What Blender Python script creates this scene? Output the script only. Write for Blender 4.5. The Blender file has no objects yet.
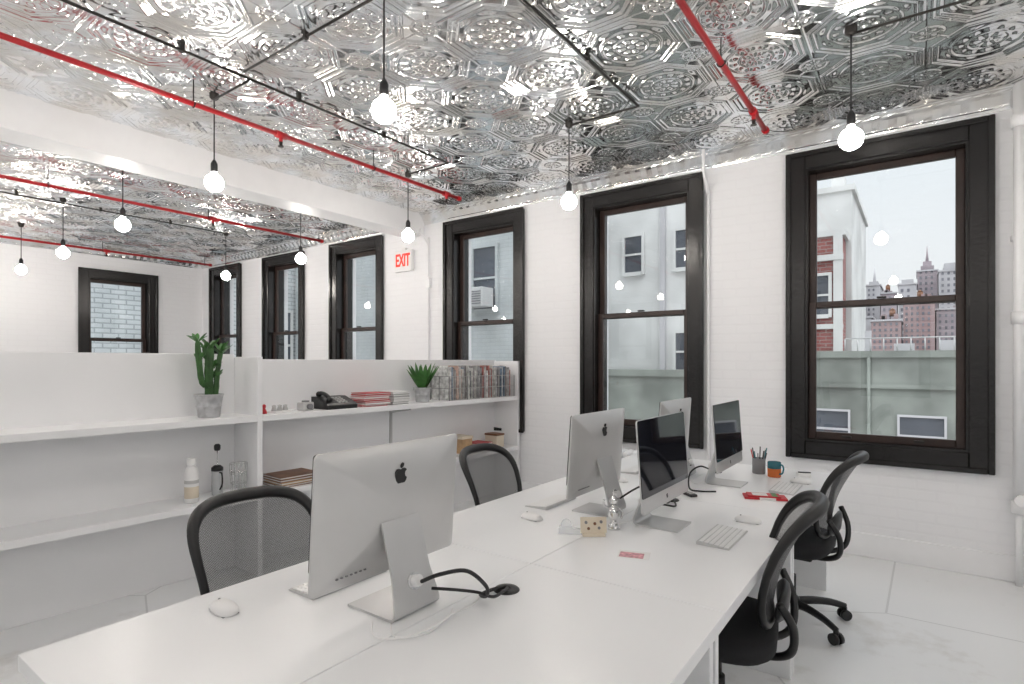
import bpy, bmesh, math, random
from mathutils import Vector, Matrix
random.seed(4)
C=bpy.context.scene.collection
pi=math.pi
# ------------------------------------------------------------------ helpers
def group(name,loc=(0,0,0),rz=0):
    e=bpy.data.objects.new(name,None); C.objects.link(e)
    e.location=loc; e.rotation_euler=(0,0,rz); e.empty_display_size=.1
    return e
def finish(parent,name,bm,mat,smooth=False,rot=None,loc=None):
    me=bpy.data.meshes.new(name)
    bmesh.ops.recalc_face_normals(bm,faces=bm.faces)
    bm.to_mesh(me); bm.free()
    if isinstance(mat,(list,tuple)):
        for m in mat: me.materials.append(m)
    else: me.materials.append(mat)
    if smooth:
        for p in me.polygons: p.use_smooth=True
    o=bpy.data.objects.new(name,me); C.objects.link(o)
    if parent: o.parent=parent
    if loc: o.location=loc
    if rot: o.rotation_euler=rot
    return o
def add_box(bm,lo,hi):
    vs=[bm.verts.new((x,y,z)) for x in (lo[0],hi[0]) for y in (lo[1],hi[1]) for z in (lo[2],hi[2])]
    for f in ((0,1,3,2),(4,6,7,5),(0,4,5,1),(2,3,7,6),(0,2,6,4),(1,5,7,3)):
        bm.faces.new([vs[i] for i in f])
def box(parent,name,lo,hi,mat,bev=0,rot=None,loc=None):
    bm=bmesh.new(); add_box(bm,lo,hi)
    if bev: bmesh.ops.bevel(bm,geom=bm.edges[:],offset=bev,segments=2,affect='EDGES',profile=.5)
    return finish(parent,name,bm,mat,False,rot,loc)
def boxes(parent,name,lst,mat,bev=0):
    bm=bmesh.new()
    for lo,hi in lst: add_box(bm,lo,hi)
    if bev: bmesh.ops.bevel(bm,geom=bm.edges[:],offset=bev,segments=1,affect='EDGES')
    return finish(parent,name,bm,mat)
def lathe(parent,name,prof,mat,seg=32,loc=None,rot=None):
    bm=bmesh.new(); rings=[]
    for r,z in prof:
        rings.append([bm.verts.new((r*math.cos(2*pi*i/seg),r*math.sin(2*pi*i/seg),z)) for i in range(seg)] if r>1e-6 else [bm.verts.new((0,0,z))])
    for a,b in zip(rings,rings[1:]):
        for i in range(seg):
            j=(i+1)%seg
            if len(a)==1 and len(b)==1: continue
            if len(a)==1: bm.faces.new((a[0],b[i],b[j]))
            elif len(b)==1: bm.faces.new((a[i],a[j],b[0]))
            else: bm.faces.new((a[i],a[j],b[j],b[i]))
    o=finish(parent,name,bm,mat,True,rot,loc)
    return o
def cyl(parent,name,p0,p1,r,mat,seg=16,r2=None):
    p0=Vector(p0);p1=Vector(p1); d=p1-p0
    q=d.to_track_quat('Z','Y').to_matrix()
    r2=r if r2 is None else r2
    bm=bmesh.new()
    A=[bm.verts.new(p0+q@Vector((r*math.cos(2*pi*i/seg),r*math.sin(2*pi*i/seg),0))) for i in range(seg)]
    B=[bm.verts.new(p1+q@Vector((r2*math.cos(2*pi*i/seg),r2*math.sin(2*pi*i/seg),0))) for i in range(seg)]
    for i in range(seg):
        f=bm.faces.new((A[i],A[(i+1)%seg],B[(i+1)%seg],B[i])); f.smooth=True
    bm.faces.new(A);bm.faces.new(B)
    return finish(parent,name,bm,mat)
def catmull(pts,k,cyc=False):
    P=[Vector(p) for p in pts]; n=len(P); out=[]
    rng=range(n if cyc else n-1)
    for i in rng:
        if cyc: a,b,c,d=P[(i-1)%n],P[i],P[(i+1)%n],P[(i+2)%n]
        else: a,b,c,d=P[max(i-1,0)],P[i],P[i+1],P[min(i+2,n-1)]
        for j in range(k):
            t=j/k
            out.append(.5*((2*b)+(c-a)*t+(2*a-5*b+4*c-d)*t*t+(3*b-a-3*c+d)*t**3))
    if not cyc: out.append(P[-1])
    return out
def sweep(bm,pts,r,seg=8,cyc=False,flat=1.0):
    n=len(pts); rings=[]
    t0=(pts[1]-pts[0]).normalized()
    up=Vector((0,0,1)) if abs(t0.z)<.9 else Vector((1,0,0))
    nrm=(up-t0*up.dot(t0)).normalized()
    for i in range(n):
        if cyc: t=(pts[(i+1)%n]-pts[i-1]).normalized()
        else: t=(pts[min(i+1,n-1)]-pts[max(i-1,0)]).normalized()
        nrm=(nrm-t*nrm.dot(t)).normalized(); bn=t.cross(nrm)
        rr=r[i] if isinstance(r,(list,tuple)) else r
        rings.append([bm.verts.new(pts[i]+nrm*rr*math.cos(2*pi*j/seg)+bn*rr*flat*math.sin(2*pi*j/seg)) for j in range(seg)])
    m=n if cyc else n-1
    for i in range(m):
        a=rings[i];b=rings[(i+1)%n]
        for j in range(seg): bm.faces.new((a[j],a[(j+1)%seg],b[(j+1)%seg],b[j]))
    if not cyc: bm.faces.new(rings[0]);bm.faces.new(rings[-1])
def tube(parent,name,pts,r,mat,k=6,seg=8,cyc=False,flat=1.0):
    bm=bmesh.new()
    P=catmull(pts,k,cyc) if k>1 else [Vector(p) for p in pts]
    sweep(bm,P,r,seg,cyc,flat)
    return finish(parent,name,bm,mat,True)
def loft(parent,name,rings,mat,smooth=True,rot=None,loc=None,caps=True):
    bm=bmesh.new(); R=[[bm.verts.new(p) for p in r] for r in rings]
    n=len(R[0])
    for a,b in zip(R,R[1:]):
        for i in range(n): bm.faces.new((a[i],a[(i+1)%n],b[(i+1)%n],b[i])).smooth=smooth
    if caps:
        bm.faces.new(R[0]);bm.faces.new(R[-1])
    return finish(parent,name,bm,mat,False,rot,loc)
def rrect(w,h,r,k=5):
    out=[]
    for cx,cy,a0 in ((w/2-r,h/2-r,0),(-w/2+r,h/2-r,90),(-w/2+r,-h/2+r,180),(w/2-r,-h/2+r,270)):
        for i in range(k+1):
            a=math.radians(a0+90*i/k); out.append((cx+r*math.cos(a),cy+r*math.sin(a)))
    return out
def prism(parent,name,pts,y0,y1,mat,loc=None,rot=None):
    bm=bmesh.new()
    A=[bm.verts.new((x,y0,z)) for x,z in pts];B=[bm.verts.new((x,y1,z)) for x,z in pts]
    n=len(pts)
    for i in range(n): bm.faces.new((A[i],A[(i+1)%n],B[(i+1)%n],B[i]))
    bm.faces.new(A);bm.faces.new(B)
    return finish(parent,name,bm,mat,False,rot,loc)
def keep_world(o,g):
    """parent o (built in world coordinates) to g"""
    o.parent=g; o.matrix_parent_inverse=(Matrix.Translation(g.location)@g.rotation_euler.to_matrix().to_4x4()).inverted()
# ------------------------------------------------------------------ materials
def newmat(name):
    m=bpy.data.materials.new(name); m.use_nodes=True
    return m,m.node_tree,m.node_tree.nodes['Principled BSDF']
class E:
    nt=None
    def __init__(s,sock): s.s=sock
    def _m(op,a,b=None,c=None):
        n=E.nt.nodes.new('ShaderNodeMath'); n.operation=op
        for i,v in enumerate((a,b,c)):
            if v is None: continue
            if isinstance(v,E): E.nt.links.new(v.s,n.inputs[i])
            else: n.inputs[i].default_value=v
        return E(n.outputs[0])
    def __add__(a,b): return E._m('ADD',a,b)
    def __radd__(a,b): return E._m('ADD',a,b)
    def __sub__(a,b): return E._m('SUBTRACT',a,b)
    def __rsub__(a,b): return E._m('SUBTRACT',b,a)
    def __mul__(a,b): return E._m('MULTIPLY',a,b)
    def __rmul__(a,b): return E._m('MULTIPLY',a,b)
def fn(op,*a): return E._m(op,*a)
def coords(nt,which='Object'):
    tc=nt.nodes.new('ShaderNodeTexCoord'); return tc.outputs[which]
def simple(name,col,rough=.5,metal=0,noise=0,nscale=8,bump=0,bscale=60,coat=0,spec=None):
    m,nt,p=newmat(name)
    p.inputs['Roughness'].default_value=rough; p.inputs['Metallic'].default_value=metal
    if coat: p.inputs['Coat Weight'].default_value=coat
    if spec is not None: p.inputs['Specular IOR Level'].default_value=spec
    co=coords(nt)
    n=nt.nodes.new('ShaderNodeTexNoise'); n.inputs['Scale'].default_value=nscale; n.inputs['Detail'].default_value=2
    nt.links.new(co,n.inputs['Vector'])
    r=nt.nodes.new('ShaderNodeValToRGB')
    k=noise if noise else .03
    r.color_ramp.elements[0].position=.3;r.color_ramp.elements[1].position=.7
    r.color_ramp.elements[0].color=(*[c*(1-k) for c in col],1)
    r.color_ramp.elements[1].color=(*[min(1,c*(1+k*.5)) for c in col],1)
    nt.links.new(n.outputs['Fac'],r.inputs['Fac']); nt.links.new(r.outputs['Color'],p.inputs['Base Color'])
    if bump:
        n2=nt.nodes.new('ShaderNodeTexNoise'); n2.inputs['Scale'].default_value=bscale
        nt.links.new(co,n2.inputs['Vector'])
        b=nt.nodes.new('ShaderNodeBump'); b.inputs['Strength'].default_value=bump; b.inputs['Distance'].default_value=.01
        nt.links.new(n2.outputs['Fac'],b.inputs['Height']); nt.links.new(b.outputs[0],p.inputs['Normal'])
    return m
def brickmat(name,c1,c2,cm,rough=.8,bw=.22,bh=.075,bump=.4,mort=.012,dirt=.15):
    m,nt,p=newmat(name); E.nt=nt
    sx=nt.nodes.new('ShaderNodeSeparateXYZ'); nt.links.new(coords(nt),sx.inputs[0])
    u=E(sx.outputs[0])+E(sx.outputs[1]); cb=nt.nodes.new('ShaderNodeCombineXYZ')
    nt.links.new(u.s,cb.inputs[0]); nt.links.new(sx.outputs[2],cb.inputs[1])
    b=nt.nodes.new('ShaderNodeTexBrick'); nt.links.new(cb.outputs[0],b.inputs['Vector'])
    b.inputs['Scale'].default_value=1;b.inputs['Brick Width'].default_value=bw;b.inputs['Row Height'].default_value=bh
    b.inputs['Mortar Size'].default_value=mort; b.inputs['Mortar Smooth'].default_value=.6
    b.inputs['Color1'].default_value=(*c1,1);b.inputs['Color2'].default_value=(*c2,1);b.inputs['Mortar'].default_value=(*cm,1)
    n=nt.nodes.new('ShaderNodeTexNoise'); n.inputs['Scale'].default_value=1.3;n.inputs['Detail'].default_value=4
    nt.links.new(coords(nt),n.inputs['Vector'])
    mr=nt.nodes.new('ShaderNodeMapRange'); mr.inputs['From Min'].default_value=.35;mr.inputs['From Max'].default_value=.7
    mr.inputs['To Min'].default_value=1;mr.inputs['To Max'].default_value=1-dirt
    nt.links.new(n.outputs['Fac'],mr.inputs['Value'])
    mx=nt.nodes.new('ShaderNodeVectorMath'); mx.operation='SCALE'
    nt.links.new(b.outputs['Color'],mx.inputs[0]); nt.links.new(mr.outputs[0],mx.inputs['Scale'])
    nt.links.new(mx.outputs[0],p.inputs['Base Color']); p.inputs['Roughness'].default_value=rough
    n2=nt.nodes.new('ShaderNodeTexNoise'); n2.inputs['Scale'].default_value=14; n2.inputs['Detail'].default_value=3
    nt.links.new(coords(nt),n2.inputs['Vector'])
    hh=(1-E(b.outputs['Fac']))*1.0+E(n2.outputs['Fac'])*.8
    bp=nt.nodes.new('ShaderNodeBump');bp.inputs['Strength'].default_value=bump;bp.inputs['Distance'].default_value=.008
    nt.links.new(hh.s,bp.inputs['Height']);nt.links.new(bp.outputs[0],p.inputs['Normal'])
    return m
M={}
M['wall']=brickmat('white_painted_brick',(.88,.885,.905),(.875,.88,.90),(.865,.87,.89),rough=.5,bump=.14,dirt=.02)
M['white']=simple('white_paint',(.88,.885,.90),.45,noise=.02,bump=.1,bscale=20)
M['lam']=simple('white_laminate',(.86,.87,.885),.30,noise=.01,nscale=3)
M['shelf']=simple('white_shelf_paint',(.87,.875,.89),.4,noise=.015,nscale=3)
M['black']=simple('black_gloss_paint',(.008,.007,.007),.25,noise=.3,bump=.25,bscale=25)
M['sash']=simple('dark_sash_paint',(.036,.020,.016),.35,noise=.3)
M['plastic']=simple('black_plastic',(.008,.008,.009),.38)
M['plastic2']=simple('charcoal_fabric',(.012,.012,.014),.85,bump=.3,bscale=300)
M['rubber']=simple('cable_rubber',(.010,.010,.011),.5)
M['red']=simple('red_pipe_enamel',(.46,.012,.018),.3,noise=.15,bump=.1)
M['steel']=simple('grey_conduit_steel',(.04,.037,.034),.35,metal=.6,noise=.3)
M['alu']=simple('brushed_aluminium',(.60,.60,.60),.33,metal=.5)
M['chrome']=simple('chrome',(.8,.8,.8),.12,metal=1)
M['screen']=simple('black_screen_glass',(.008,.009,.014),.04,coat=.3)
M['whitepl']=simple('white_plastic',(.86,.86,.86),.3)
M['galv']=simple('galvanised_steel',(.55,.56,.57),.35,metal=.8,noise=.25,nscale=25)
M['soil']=simple('soil',(.05,.03,.02),.9,noise=.4,bump=.8)
M['green']=simple('cactus_green',(.035,.11,.025),.55,noise=.4,nscale=20)
M['leaf']=simple('leaf_green',(.05,.17,.035),.4,noise=.35,nscale=20)
M['wood']=simple('pale_wood',(.50,.32,.17),.5,noise=.25,nscale=12)
M['brown']=simple('brown_wood',(.20,.085,.04),.5,noise=.35,nscale=12)
M['paper']=simple('paper_white',(.80,.80,.79),.7)
M['redp']=simple('red_cardboard',(.48,.015,.025),.45)
M['pink']=simple('pink_print',(.66,.33,.37),.5,noise=.5,nscale=60)
M['teal']=simple('teal_glaze',(.03,.16,.20),.2)
M['orange']=simple('orange_glaze',(.65,.17,.04),.25)
M['grey']=simple('grey_plastic',(.20,.20,.21),.45)
M['lgrey']=simple('light_grey_plastic',(.52,.52,.52),.4)
M['amber']=simple('cork_cream',(.70,.62,.50),.6)
m,nt,p=newmat('clear_acrylic'); p.inputs['Base Color'].default_value=(.85,.88,.9,1);p.inputs['Roughness'].default_value=.08;p.inputs['Alpha'].default_value=.4; M['clear']=m
# bulb
m,nt,p=newmat('glowing_opal_glass'); p.inputs['Base Color'].default_value=(1,.95,.88,1)
p.inputs['Emission Color'].default_value=(1,.93,.855,1); p.inputs['Emission Strength'].default_value=70; M['bulb']=m
# mesh fabric
m,nt,p=newmat('chair_mesh_fabric'); E.nt=nt
p.inputs['Base Color'].default_value=(.085,.085,.09,1);p.inputs['Roughness'].default_value=.6
sx=nt.nodes.new('ShaderNodeSeparateXYZ'); nt.links.new(coords(nt),sx.inputs[0])
ww=fn('SINE',E(sx.outputs[0])*1100.)*fn('SINE',E(sx.outputs[2])*1100.)
al=fn('GREATER_THAN',ww,.12)
al=.76-al*.34
nt.links.new(al.s,p.inputs['Alpha']); M['mesh']=m
# window glass
m,nt,p=newmat('window_pane_glass'); nt.nodes.remove(p); E.nt=nt
out=nt.nodes['Material Output']; g=nt.nodes.new('ShaderNodeNewGeometry')
dt=nt.nodes.new('ShaderNodeVectorMath');dt.operation='DOT_PRODUCT'
nt.links.new(g.outputs['Incoming'],dt.inputs[0]);nt.links.new(g.outputs['Normal'],dt.inputs[1])
c=fn('ABSOLUTE',E(dt.outputs['Value']))
fr=fn('POWER',1-c,5.)*.9+.06
tr=nt.nodes.new('ShaderNodeBsdfTransparent'); tr.inputs[0].default_value=(.97,.98,.98,1)
gl=nt.nodes.new('ShaderNodeBsdfGlossy');gl.inputs['Roughness'].default_value=0.0
mx=nt.nodes.new('ShaderNodeMixShader'); nt.links.new(fr.s,mx.inputs[0]);nt.links.new(tr.outputs[0],mx.inputs[1]);nt.links.new(gl.outputs[0],mx.inputs[2])
nt.links.new(mx.outputs[0],out.inputs[0]); M['glass']=m
# tin
def tinmat(name,wav=.35):
    m,nt,p=newmat(name)
    n2=nt.nodes.new('ShaderNodeTexNoise');n2.inputs['Scale'].default_value=4.0;n2.inputs['Detail'].default_value=2
    g=nt.nodes.new('ShaderNodeNewGeometry'); nt.links.new(g.outputs['Position'],n2.inputs['Vector'])
    b=nt.nodes.new('ShaderNodeBump');b.inputs['Strength'].default_value=wav;b.inputs['Distance'].default_value=.03
    nt.links.new(n2.outputs['Fac'],b.inputs['Height']);nt.links.new(b.outputs[0],p.inputs['Normal'])
    p.inputs['Metallic'].default_value=1; p.inputs['Roughness'].default_value=.17
    rp=nt.nodes.new('ShaderNodeValToRGB'); rp.color_ramp.elements[0].position=.35;rp.color_ramp.elements[1].position=.65
    rp.color_ramp.elements[0].color=(.76,.74,.71,1);rp.color_ramp.elements[1].color=(.88,.91,.94,1)
    nt.links.new(n2.outputs['Fac'],rp.inputs[0]);nt.links.new(rp.outputs[0],p.inputs['Base Color'])
    return m
M['tin']=tinmat('pressed_tin')
# floor
m,nt,p=newmat('worn_white_floor'); E.nt=nt
co=coords(nt)
n=nt.nodes.new('ShaderNodeTexNoise');n.inputs['Scale'].default_value=1.6;n.inputs['Detail'].default_value=7;n.inputs['Roughness'].default_value=.65
nt.links.new(co,n.inputs['Vector'])
r=nt.nodes.new('ShaderNodeValToRGB'); r.color_ramp.elements[0].position=.30;r.color_ramp.elements[0].color=(.68,.67,.65,1)
r.color_ramp.elements[1].position=.44;r.color_ramp.elements[1].color=(.86,.87,.88,1)
nt.links.new(n.outputs['Fac'],r.inputs[0])
n3=nt.nodes.new('ShaderNodeTexVoronoi'); n3.feature='DISTANCE_TO_EDGE'; n3.inputs['Scale'].default_value=.45; nt.links.new(co,n3.inputs['Vector'])
cr_=fn('MULTIPLY_ADD',fn('LESS_THAN',E(n3.outputs['Distance']),.0022),-.22,1.)
mm=nt.nodes.new('ShaderNodeVectorMath');mm.operation='SCALE'
nt.links.new(r.outputs[0],mm.inputs[0]);nt.links.new(cr_.s,mm.inputs['Scale']);nt.links.new(mm.outputs[0],p.inputs['Base Color'])
rr=E(n.outputs['Fac'])*-.4+.58
nt.links.new(rr.s,p.inputs['Roughness'])
M['floor']=m
# exterior
M['bgrey']=brickmat('painted_grey_brick',(.50,.53,.53),(.47,.50,.51),(.44,.47,.48),bump=.4,dirt=.25)
M['bpale']=brickmat('pale_painted_brick',(.68,.70,.71),(.62,.65,.66),(.42,.45,.46),bump=.6,bh=.10,bw=.28,mort=.018,dirt=.2)
M['bcream']=simple('cream_stucco',(.66,.66,.65),.8,noise=.2,nscale=1)
M['bred']=brickmat('red_brick',(.34,.11,.10),(.28,.09,.08),(.36,.28,.27),bump=.6,dirt=.3)
M['btan']=simple('tan_concrete',(.25,.27,.245),.85,noise=.35,nscale=1.7,bump=.3)
M['bdist']=brickmat('haze_tinted_brown_masonry',(.40,.34,.36),(.37,.32,.35),(.45,.42,.44),bump=.0,bw=1.2,bh=.5)  # distance haze put into the colour: paler and bluer
M['bred2']=brickmat('haze_tinted_red_masonry',(.40,.28,.28),(.37,.27,.27),(.45,.38,.38),bump=.0,bw=1.2,bh=.5)  # red desaturated in the colour to imitate haze
M['bdist2']=simple('distant_masonry_pale',(.52,.51,.53),.9,noise=.2,nscale=.4)  # colour paled and blued to stand for haze on far towers
M['extglass']=simple('dark_window_glass',(.08,.09,.11),.15,noise=.4,nscale=1)
M['distglass']=simple('haze_tinted_window_glass',(.20,.20,.23),.3,noise=.5,nscale=1)  # glass colour lightened to imitate haze over far windows
M['ground']=simple('asphalt',(.12,.12,.12),.9)
# ------------------------------------------------------------------ room
W=4.85; CZ=3.19; XL=-10.25; XR=5.0; YB=-4.6
def wall_open(name,axis,pos,thick,a0,a1,ops,outsign,mat=None):
    lst=[]
    cur=a0
    def seg(u0,u1,z0,z1):
        if axis=='x': lst.append(((u0,min(pos,pos+outsign*thick),z0),(u1,max(pos,pos+outsign*thick),z1)))
        else: lst.append(((min(pos,pos+outsign*thick),u0,z0),(max(pos,pos+outsign*thick),u1,z1)))
    for (u0,u1,z0,z1) in sorted(ops):
        seg(cur,u0,-.1,CZ+.15); seg(u0,u1,-.1,z0); seg(u0,u1,z1,CZ+.15); cur=u1
    seg(cur,a1,-.1,CZ+.15)
    return boxes(None,name,lst,mat or M['wall'])
ZB,ZT=.69,3.026
wins=[(-.829,.400),(-2.649,-1.481),(-4.45,-3.336),(-6.579,-5.516),(-8.257,-7.208),(-9.917,-8.934),(1.3,2.5),(3.2,4.4)]  # last two are out of view, added to let daylight in
i_=.115
wall_open('wall_window','x',W,.32,XL-.32,XR+.3,[(a+i_,b-i_,ZB+i_,ZT-i_) for a,b in wins],1)
wall_open('wall_left','y',XL,.32,YB,W,[(3.03+i_,4.11-i_,.70+i_,2.84-i_)],-1)
bw=[(x,x+1.2) for x in (-9,-7,-5,-3,-1,1,3)]  # unseen rear windows, added to let sky light into the room
wall_open('wall_rear','x',YB,.3,XL-.32,XR+.3,[(a+i_,b-i_,ZB+i_,ZT-i_) for a,b in bw],-1)
wall_open('wall_right','y',XR,.3,YB,W,[(y+i_,y+1.3-i_,ZB+i_,ZT-i_) for y in (-3.5,-.8,2)],1)  # unseen openings here, added for more sky light
box(None,'floor',(XL-.3,YB-.3,-.1),(XR+.3,W+.3,0),M['floor'])
# pressed tin ceiling: one embossed sheet mesh, repeated as real geometry
T=.54; NR=116
def ridge(v,c,w):
    t=max(0,1-abs(v-c)/w); return t*t*(3-2*t)
def tinh(x,y):
    ax,ay=abs(x),abs(y); r=math.hypot(x,y); th=math.atan2(y,x)
    octo=max(ax,ay,(ax+ay)*.7071)
    cs=lambda k,ph=0: .5+.5*math.cos(th*k+ph)
    h=ridge(octo,.462,.024)*1.1+ridge(octo,.412,.016)*.8
    h-=(.5 if octo<.40 else 0)*min(1,(.40-octo)/.02 if octo<.40 else 0)
    h+=ridge(r,.300,.022)*1.0+ridge(r,.165,.016)*.9
    h+=ridge(r,.232,.055)*cs(12)**1.5*1.1
    h+=ridge(r,.355,.045)*cs(8,pi)**2*1.1
    h+=ridge(r,.10,.065)*cs(8)*1.2+ridge(r,0,.045)*1.5
    gx,gy=.5-ax,.5-ay; rc=math.hypot(gx,gy); tc=math.atan2(gy,gx)
    h+=ridge(rc,.065,.045)*(.5+.5*math.cos(tc*8))*1.2+ridge(rc,.13,.018)*.9+ridge(rc,0,.035)*1.3
    if r>.36: h+=ridge(ax-ay,0,.02)*ridge(r,.52,.14)*.7
    e=min(1,gx/.012)*min(1,gy/.012) if (gx<.012 or gy<.012) else 1
    return h*e-.25*(1-e)
DEP=.0078
me=bpy.data.meshes.new('pressed_tin_sheet')
vs=[];fs=[]
for j in range(NR+1):
    for i in range(NR+1):
        x=i/NR-.5;y=j/NR-.5
        vs.append((x*T,y*T,-DEP*tinh(x,y)))
for j in range(NR):
    for i in range(NR):
        a=j*(NR+1)+i; fs.append((a,a+NR+1,a+NR+2,a+1))
me.from_pydata(vs,[],fs); me.materials.append(M['tin'])
for p_ in me.polygons: p_.use_smooth=True
me.update()
ceil=box(None,'ceiling',(XL,YB,CZ+.012),(XR,W,CZ+.13),M['white'])
nx=int((XR-XL)/T)+1; ny=int((W-YB)/T)+1
for i in range(nx):
    for j in range(ny):
        o=bpy.data.objects.new('tin_sheet',me); C.objects.link(o); o.parent=ceil
        o.location=(XR-.1-T*(i+.5)+.0,W-T*(j+.5),CZ)
def window(idx,loc,rz,w,z0,z1,detail=True):
    g=group('window_%d'%idx,loc,rz); h=w/2; c=.125
    bx=[((-h,-.035,z0),(-h+c,.0,z1)),((h-c,-.035,z0),(h,.0,z1)),((-h+c,-.035,z1-c),(h-c,.0,z1)),((-h+c,-.035,z0),(h-c,.0,z0+c))]
    boxes(g,'casing',bx,M['black'],.006)
    b=.028
    boxes(g,'bead',[((-h-.008,-.055,z0-.008),(-h+b,-.03,z1+.008)),((h-b,-.055,z0-.008),(h+.008,-.03,z1+.008)),((-h+b,-.055,z1-b),(h-b,-.03,z1+.008)),((-h+b,-.055,z0-.008),(h-b,-.03,z0+b))],M['black'],.005)
    j=.118;t=.022
    boxes(g,'jamb',[((-h+j,-.02,z0+j),(-h+j+t,.24,z1-j)),((h-j-t,-.02,z0+j),(h-j,.24,z1-j)),((-h+j+t,-.02,z1-j-t),(h-j-t,.24,z1-j)),((-h+j+t,-.02,z0+j),(h-j-t,.24,z0+j+t))],M['black'])
    u=h-j-t; zm=(z0+z1)/2; s=.05
    zb=z0+j+t; zt=z1-j-t
    def pane(nm,y,za,zc):
        bm=bmesh.new(); vs=[bm.verts.new(v) for v in ((-u+s,y,za),(u-s,y,za),(u-s,y,zc),(-u+s,y,zc))]; bm.faces.new(vs); finish(g,nm,bm,M['glass'])
    def sash(nm,y,za,zc,bot,top):
        boxes(g,nm,[((-u,y,za),(-u+s,y+.035,zc)),((u-s,y,za),(u,y+.035,zc)),((-u+s,y,za),(u-s,y+.035,za+bot)),((-u+s,y,zc-top),(u-s,y+.035,zc))],M['sash'],.004)
        pane(nm+'_glass',y+.017,za+bot,zc-top)
    sash('lower_sash',.045,zb,zm+.025,.055,.045)
    sash('upper_sash',.085,zm-.025,zt,.045,.05)
    box(g,'sash_lock',(-.03,.02,zm+.026),(.03,.05,zm+.04),M['steel'],.004)
    boxes(g,'sash_lift',[((-.25,.03,zb+.02),(-.19,.045,zb+.035)),((.19,.03,zb+.02),(.25,.045,zb+.035))],M['steel'])
    box(g,'exterior_sill',(-h+j,.24,z0+.05),(h-j,.38,z0+j+.01),M['btan'])
    return g
k=1
for a,b in wins: window(k,((a+b)/2,W,0),0,b-a,ZB,ZT); k+=1
window(k,(XL,3.57,0),pi/2,1.08,.70,2.84); k+=1
for a,b in bw: window(k,((a+b)/2,YB,0),pi,b-a,ZB,ZT); k+=1  # frames of the added rear windows
for y in (-3.5,-.8,2): window(k,(XR,y+.65,0),-pi/2,1.3,ZB,ZT); k+=1  # frames of the added right-wall windows
box(None,'ceiling_beam',(-5.1,YB,2.935),(-4.8,W,CZ+.02),M['white'],.01)
def cornice(name,p0,p1,inward):
    prof=[(0,-.13),(.012,-.13),(.016,-.115),(.022,-.11),(.024,-.10),(.035,-.085),(.055,-.05),(.075,-.035),(.08,-.022),(.092,-.02),(.10,-.014),(.10,0),(0,0)]
    p0=Vector(p0);p1=Vector(p1);inw=Vector(inward); L=(p1-p0).length; n=int(L/.05); rings=[]
    for i in range(n+1):
        k_=.005 if i%2 else 0
        rings.append([p0.lerp(p1,i/n)+inw*(o+(k_ if 3<q<8 else 0))+Vector((0,0,CZ+z)) for q,(o,z) in enumerate(prof)])
    return loft(None,name,rings,M['tin'],smooth=False)
cornice('trim_1',(-4.79,W,0),(XR,W,0),(0,-1,0))
cornice('trim_2',(XL,W,0),(-5.11,W,0),(0,-1,0))
cornice('trim_3',(XL,YB,0),(XL,W-.1,0),(1,0,0))
boxes(None,'baseboard_window',[((XL,W-.022,0),(XR,W,.17))],M['white'],.004)
boxes(None,'baseboard_left',[((XL,YB,0),(XL+.022,W-.05,.17))],M['white'],.004)
# ------------------------------------------------------------------ red sprinkler pipes
def sprinkler(x,y1,hd,y0=YB+.1,z=3.05):
    g=group('sprinkler_pipe',(x,0,0))
    cyl(g,'pipe',(0,y0,z),(0,y1,z),.0165,M['red'])
    cyl(g,'end_cap',(0,y1-.03,z),(0,y1+.01,z),.024,M['red'])
    for yy in hd:
        cyl(g,'tee',(0,yy-.04,z),(0,yy+.04,z),.025,M['red'])
        cyl(g,'riser',(0,yy,z-.05),(0,yy,z),.013,M['red'])
        cyl(g,'head',(0,yy,z-.08),(0,yy,z-.05),.009,M['steel'],r2=.014)
        cyl(g,'deflector',(0,yy,z-.084),(0,yy,z-.08),.020,M['steel'])
    yy=y0+.4
    while yy<y1:
        tube(g,'hanger',[(0,yy,CZ),(0,yy,z+.03),(.022,yy,z),(0,yy,z-.022),(-.022,yy,z),(0,yy,z+.03)],.004,M['steel'],k=3,seg=6)
        yy+=1.45
    return g
sprinkler(-3.71,4.24,(4.05,2.3,.5,-1.5))
sprinkler(-.87,4.26,(3.9,1.2,-1.5))
sprinkler(-6.52,4.65,(3.2,1.0,-1.5))
sprinkler(-9.65,4.7,(3.2,1.0))
def conduit(pts,r=.010,name='ceiling_conduit'):
    g=group(name)
    tube(g,'pipe',pts,r,M['steel'],k=1)
    for a,b in zip(pts,pts[1:]):
        a=Vector(a);b=Vector(b);L=(b-a).length;n=int(L/.8)
        for i in range(1,n+1):
            q=a.lerp(b,i/(n+1)); box(g,'strap',(q.x-.012,q.y-.012,q.z-.012),(q.x+.012,q.y+.012,CZ+.01),M['steel'])
    return g
zc=CZ-.03
conduit([(-3.33,YB+.2,zc),(-3.33,3.66,zc),(-3.80,3.66,zc)],.009)
conduit([(-3.33,1.85,zc-.012),(-3.76,1.85,zc-.012)],.007)
conduit([(-1.54,YB+.2,zc),(-1.54,3.60,zc),(-2.06,3.60,zc)],.009)
conduit([(-3.27,1.79,zc),(-2.04,1.79,zc)],.007)
conduit([(XR-.3,3.47,zc),(-.29,3.47,zc)],.007)
conduit([(-5.2,1.96,zc),(-5.55,1.96,zc)],.007)
conduit([(-7.6,-2,zc),(-7.6,3.95,zc)],.008)
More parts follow.
